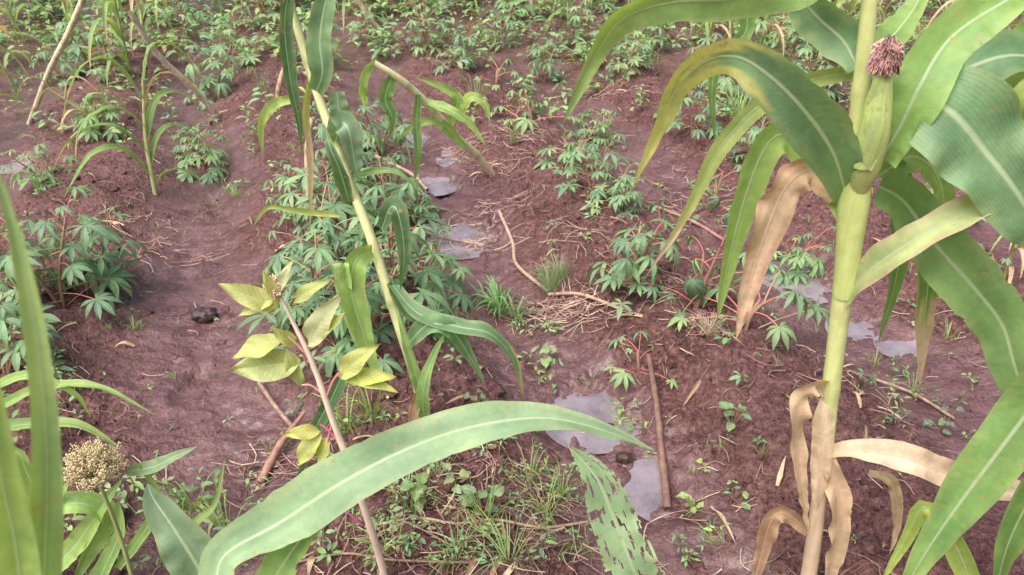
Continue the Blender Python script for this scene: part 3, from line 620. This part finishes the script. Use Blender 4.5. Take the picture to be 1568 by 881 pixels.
b=G(425,165); stalk('dry_maize_stalk',[b,P(428,130,b[1]),P(440,90,b[1]),P(436,60,b[1])],.016,(.5,.34,.24))
stalk('wooden_stick',[G(1022,785,.012),G(1012,700,.02),G(1004,630,.03),G(992,556,.03)],[.011,.011,.010,.008],(.2,.11,.09),(.18,.1,.08))
stalk('wooden_stick',[G(765,328,.012),G(785,375,.012),G(792,410,.012),G(840,452,.014)],.008,(.46,.33,.27),(.36,.24,.19))
stalk('wooden_stick',[G(840,455,.012),G(890,458,.02),G(955,480,.012)],.007,(.4,.25,.2))
stalk('wooden_stick',[G(398,590,.01),G(420,625,.02),G(448,660,.02)],.008,(.3,.18,.15))
stalk('wooden_stick',[G(400,745,.015),G(430,700,.04),G(470,650,.05)],[.014,.011,.006],(.30,.15,.12))
stalk('wooden_stick',[G(560,812,.012),G(640,800,.014),G(700,808,.014),G(760,802,.014),G(830,812,.01),G(900,804,.012)],.004,(.4,.28,.19))
stalk('wooden_stick',[G(450,866,.01),G(530,852,.01),G(600,862,.01),G(720,866,.01)],.0032,(.32,.2,.15))
stalk('wooden_stick',[G(1340,585,.01),G(1400,610,.015),G(1460,645,.01)],.005,(.36,.23,.18))
stalk('wooden_stick',[G(575,250,.04),G(630,280,.05),G(655,300,.03)],.010,(.38,.26,.2))
stalk('wooden_stick',[G(1000,318,.01),G(1060,345,.02),G(1110,372,.01)],.008,(.3,.15,.14))
stalk('wooden_stick',[G(625,352,.01),G(690,372,.02),G(745,380,.012)],.006,(.3,.18,.15))
def lump(name,c,r,col,mat=5):
    bm=bmesh.new(); bmesh.ops.create_icosphere(bm,subdivisions=4,radius=1)
    for v in bm.verts:
        p=v.co; k=1+.3*float(gn(p.x*1.6+c[0]*9,p.y*1.6+p.z*1.3,5))+.12*float(gn(p.x*5,p.y*5+p.z*4,6))
        v.co=Vector((p.x*r*1.15*k,p.y*r*.9*k,p.z*r*.7*k))
    me=bpy.data.meshes.new(name); bm.to_mesh(me); bm.free()
    ca=me.color_attributes.new('Col','FLOAT_COLOR','POINT'); 
    for d in ca.data: d.color=(*col,1)
    for p in me.polygons: p.use_smooth=True
    me.materials.append(MATS[mat]); addobj(name,me,tuple(c))
lump('dark_stone',G(315,489,.020),.042,(.05,.028,.03))
lump('rotten_fruit',G(955,705,.012),.022,(.05,.025,.018))
# ---------------------------------------------------------------- soil clods
mb=MB()
bm=bmesh.new(); bmesh.ops.create_icosphere(bm,subdivisions=2,radius=1); IV=np.array([v.co[:] for v in bm.verts]); IF=[tuple(v.index for v in f.verts) for f in bm.faces]; bm.free()
random.seed(5)
cnt=0
while cnt<5000:
    y=1.1+5.5*R()**1.6; x=U(-.8,.8)*y
    if float(furrow(x,y))>.55 and R()<.85: continue
    if float(gn(x*2.2,y*2.2,71))<-.05 and R()<.7: continue
    r=U(.003,.008) if R()<.84 else U(.008,.026); z=gz(x,y)-r*.2
    k=1+.5*gn(IV[:,0]*1.7+cnt*3.1,IV[:,1]*1.7+IV[:,2]*1.2,8)
    V=IV*k[:,None]*r*np.array([U(.8,1.3),U(.8,1.3),U(.5,.9)])+[x,y,z]
    i=len(mb.v); mb.v.extend(V); mb.uv.extend([(0,0)]*len(V)); mb.c.extend([(0,0,0)]*len(V))
    for f in IF: mb.f.append(tuple(i+q for q in f)); mb.m.append(6)
    cnt+=1
mb.obj('soil_clods')
# ---------------------------------------------------------------- straw litter
mb=MB(); random.seed(12)
def straw(x,y,L,r,col,lift=.004):
    a=U(0,6.28); d=np.array([math.cos(a),math.sin(a)])*L*.5; k=U(-.25,.25)*L; o=np.array([-d[1],d[0]])/max(L,.001)*2*k
    q=[]
    for t in (-1,0,1):
        X=x+d[0]*t+(o[0] if t==0 else 0); Y=y+d[1]*t+(o[1] if t==0 else 0); q.append(np.array([X,Y,gz(X,Y)+lift+U(0,.008)]))
    tube(mb,q,r,col,mat=5,n=5,k=4)
SC=[(.52,.38,.28),(.42,.28,.22),(.34,.2,.17),(.6,.47,.35),(.36,.22,.19),(.24,.13,.12),(.2,.11,.1)]
for k in range(3800):
    y=1.15+6*R()**1.3; x=U(-.8,.8)*y
    if gn(x*1.4,y*1.4,91)<.0 and R()<.6: continue
    if furrow(x,y)>.7 and R()<.6: continue
    straw(x,y,U(.012,.08),U(.0005,.0017),random.choice(SC))
for (u,v,rr,n) in [(870,482,.09,150),(835,470,.08,60),(740,378,.05,40),(790,215,.16,120),(760,265,.1,60),(700,240,.1,50),(1000,430,.1,60),(270,390,.12,40),(1080,505,.05,60),(930,140,.15,80),(760,330,.1,50),(420,720,.08,50),(1300,600,.15,40),(1050,280,.15,60),(640,380,.1,30),(1080,330,.15,60),(900,360,.12,60),(640,820,.2,140),(820,820,.15,100),(740,740,.15,80),(230,350,.15,40)]:
    c=G(u,v)
    for k in range(n):
        straw(c[0]+random.gauss(0,rr),c[1]+random.gauss(0,rr*.7),U(.03,.13),U(.0008,.0022),random.choice(SC),lift=U(.004,.02))
for k in range(210):
    y=1.2+5*R()**1.2; x=U(-.75,.75)*y
    if furrow(x,y)>.75: continue
    a=U(0,6.28); d=np.array([math.cos(a),math.sin(a),0]); c=np.array([x,y,gz(x,y)+.006]); L=U(.04,.14)
    c2=c+d*L*.5; c2[2]=gz(c2[0],c2[1])+U(.008,.02); c3=c+d*L; c3[2]=gz(c3[0],c3[1])+.006
    leaf(mb,[c,c2,c3],U(.006,.018),col=random.choice([DRY,DRY2,(.34,.2,.15),(.6,.48,.34)]),mat=1,mode='z',n=8,m=3,wav=.4,fold=.5)
mb.obj('straw_litter')
# ---------------------------------------------------------------- grass tufts
mb=MB(); random.seed(31)
def tuft(u,v,n,h,sp,col,w=.003,p=None):
    c=G(u,v) if p is None else p
    for k in range(n):
        a=U(0,6.28); o=np.array([math.cos(a),math.sin(a),0]); b=c+o*U(0,sp*.3); L=h*U(.5,1.1); ou=sp*U(.3,1)
        leaf(mb,[b,b+o*ou*.3+[0,0,L*.55],b+o*ou*.7+[0,0,L*.85],b+o*ou*1.2+[0,0,L*U(.5,.85)]],w*U(.7,1.3),col=tuple(x*U(.75,1.25) for x in col),mode='z',n=6,m=2,wav=0,base=.8,mat=0)
for (u,v,n,h,s,c,w) in [(840,450,110,.14,.09,(.22,.35,.19),.0018),(855,430,100,.13,.09,(.22,.35,.19),.0016),(765,480,34,.12,.12,(.1,.24,.08),.011),(745,465,18,.10,.10,(.12,.26,.09),.009),(790,490,18,.09,.10,(.12,.26,.09),.010),(1085,512,60,.08,.08,(.5,.42,.35),.0018),(835,790,30,.12,.1,(.24,.38,.1),.003),(810,740,24,.12,.1,(.22,.38,.1),.003),(860,760,24,.1,.08,(.24,.38,.1),.003),(530,660,20,.14,.1,(.2,.36,.08),.005),(570,640,20,.14,.1,(.2,.36,.08),.005),(745,800,24,.1,.1,(.2,.36,.08),.003),(780,860,30,.1,.12,(.2,.34,.1),.003),(700,860,24,.1,.1,(.2,.34,.1),.003),(630,780,24,.1,.1,(.2,.34,.1),.003),(360,300,26,.07,.1,(.24,.34,.14),.003),(205,505,10,.05,.05,(.2,.34,.1),.003),(150,200,50,.2,.15,(.16,.28,.12),.006),(300,780,26,.12,.12,(.2,.36,.08),.004),(350,830,26,.12,.12,(.2,.36,.08),.004),(730,160,24,.2,.15,(.2,.32,.12),.005),(1130,180,30,.25,.2,(.26,.42,.12),.008),(1165,700,10,.06,.05,(.2,.34,.1),.002),(1400,600,20,.07,.08,(.2,.34,.1),.003),(1190,560,8,.05,.04,(.2,.34,.1),.002),(1080,690,8,.05,.04,(.22,.36,.1),.002),(1450,520,16,.07,.07,(.2,.34,.1),.003),(270,500,6,.05,.04,(.2,.34,.1),.002),(600,850,24,.1,.1,(.22,.36,.1),.003),(670,730,20,.08,.1,(.22,.36,.1),.0025),(880,840,16,.08,.1,(.22,.36,.1),.0025),(1090,830,10,.06,.06,(.22,.36,.1),.0025),(1340,560,14,.06,.07,(.22,.36,.1),.0025)]:
    tuft(u,v,n,h,s,c,w)
for k in range(160):
    y=3.4+7*R(); x=U(-.8,.8)*y
    if gn(x*.9,y*.9,93)<-.1: continue
    tuft(0,0,12,U(.06,.2),U(.06,.15),random.choice([(.2,.36,.1),(.16,.3,.12),(.33,.42,.14)]),.005,p=np.array([x,y,gz(x,y)]))
for k in range(230):
    y=1.3+3.5*R(); x=U(-.7,.7)*y
    if gn(x*1.9,y*1.9,94)<-.1: continue
    tuft(0,0,random.randint(4,9),U(.02,.06),U(.02,.06),(.22,.36,.1),.002,p=np.array([x,y,gz(x,y)]))
mb.obj('grass_tufts')
# ---------------------------------------------------------------- weeds
mb=MB(); random.seed(77)
def weed(p,n,h,L,col):
    tp=p+[U(-.03,.03),U(-.03,.03),h]; tube(mb,[p-[0,0,.01],tp],.0012,(.3,.2,.12),n=3,k=3)
    for k in range(n):
        t=U(.25,1); a=k*2.4+U(-.8,.8); q=p*(1-t)+tp*t; o=np.array([math.cos(a),math.sin(a),U(-.1,.6)])
        l=L*U(.4,1.3); broad(mb,q,o,np.array([U(-.5,.5),U(-.5,.5),1.]),l,l*U(.3,.55),tuple(x*U(.65,1.3) for x in col),nr=4,nc=2,pet=l*U(.1,.5),curl=U(.1,.6),mat=2)
WC=[(.14,.28,.09),(.21,.35,.11),(.1,.22,.08),(.27,.4,.13),(.17,.28,.13)]
def patch(u0,u1,v0,v1,n,h=(.02,.08),L=(.015,.035),nl=(5,10)):
    for k in range(n):
        p=G(U(u0,u1),U(v0,v1)); weed(p,random.randint(*nl),U(*h),U(*L),random.choice(WC))
patch(580,900,690,875,90,h=(.01,.08),L=(.006,.024),nl=(4,12)); patch(720,810,640,700,5); patch(440,620,640,860,44,L=(.008,.03)); patch(90,450,740,875,50,h=(.03,.12)); patch(1010,1140,740,866,7,L=(.01,.022)); patch(930,975,620,670,5,L=(.012,.025)); patch(1110,1170,640,780,4,L=(.01,.02))
patch(1320,1480,560,680,14,L=(.01,.025)); patch(820,860,570,600,3,h=(.02,.04)); patch(560,720,250,560,20); patch(780,850,500,560,8); patch(0,130,540,680,24,h=(.05,.15)); patch(20,560,200,330,30); patch(1100,1568,440,600,14)
patch(0,1568,20,110,380,h=(.08,.3),L=(.04,.09),nl=(10,18)); patch(650,1568,100,200,90,h=(.06,.2),L=(.03,.07),nl=(8,14)); patch(0,620,90,220,80,h=(.05,.16),L=(.03,.06)); patch(0,1568,-5,30,260,h=(.1,.4),L=(.05,.1),nl=(12,20))
patch(100,1500,250,860,140,h=(.01,.03),L=(.005,.016),nl=(3,6)); patch(800,1250,200,400,34,h=(.02,.06),L=(.01,.03))
mb.obj('weeds')
mb=MB(); 
for (u,v,L,c) in [(840,555,.06,(.24,.36,.15)),(690,750,.05,(.3,.38,.2)),(1120,655,.045,(.18,.33,.12)),(1130,775,.03,(.22,.4,.16)),(1070,720,.03,(.3,.42,.1)),(1060,790,.035,(.28,.42,.1)),(955,640,.035,(.3,.48,.1)),(740,790,.05,(.16,.3,.1)),(1440,660,.04,(.09,.17,.09)),(845,590,.03,(.18,.3,.12)),(730,625,.035,(.24,.3,.16)),(600,700,.05,(.24,.38,.09)),(640,760,.05,(.2,.34,.09))]:
    p=G(u,v)
    for k in range(random.randint(3,7)):
        a=U(0,6.28); o=np.array([math.cos(a),math.sin(a),U(0,.5)]); z=p+[U(-.02,.02),U(-.02,.02),.01+.012*k]; tube(mb,[p,z+o*.01],.0012,(.3,.25,.12),n=3,k=3)
        broad(mb,z,o,np.array([U(-.4,.4),U(-.6,.2),1.]),L*U(.5,1),L*U(.4,.75),tuple(x*U(.75,1.2) for x in c),pet=.01)
mb.obj('broadleaf_weeds')
# ---------------------------------------------------------------- light
w=bpy.data.worlds.new("World"); scene.world=w; w.use_nodes=True; nt=w.node_tree
bg=nt.nodes['Background']; sky=nt.nodes.new('ShaderNodeTexSky'); sky.sky_type='NISHITA'; sky.sun_disc=False
EL=math.radians(60); AZ=math.radians(-140)
sky.sun_elevation=EL; sky.sun_rotation=AZ; sky.dust_density=8; sky.air_density=1.1; sky.altitude=0
nt.links.new(sky.outputs[0],bg.inputs[0]); bg.inputs[1].default_value=.15
sl=bpy.data.lights.new('sun','SUN'); sl.energy=4.9; sl.angle=math.radians(55); sl.color=(1,.96,.94)
so=bpy.data.objects.new('sun',sl); scene.collection.objects.link(so)
d=Vector((math.sin(AZ)*math.cos(EL),math.cos(AZ)*math.cos(EL),math.sin(EL)))
so.rotation_euler=d.to_track_quat('Z','Y').to_euler(); so.location=(0,0,5)
scene.view_settings.view_transform='Standard'; scene.view_settings.look='None'; scene.view_settings.exposure=0; scene.view_settings.gamma=1
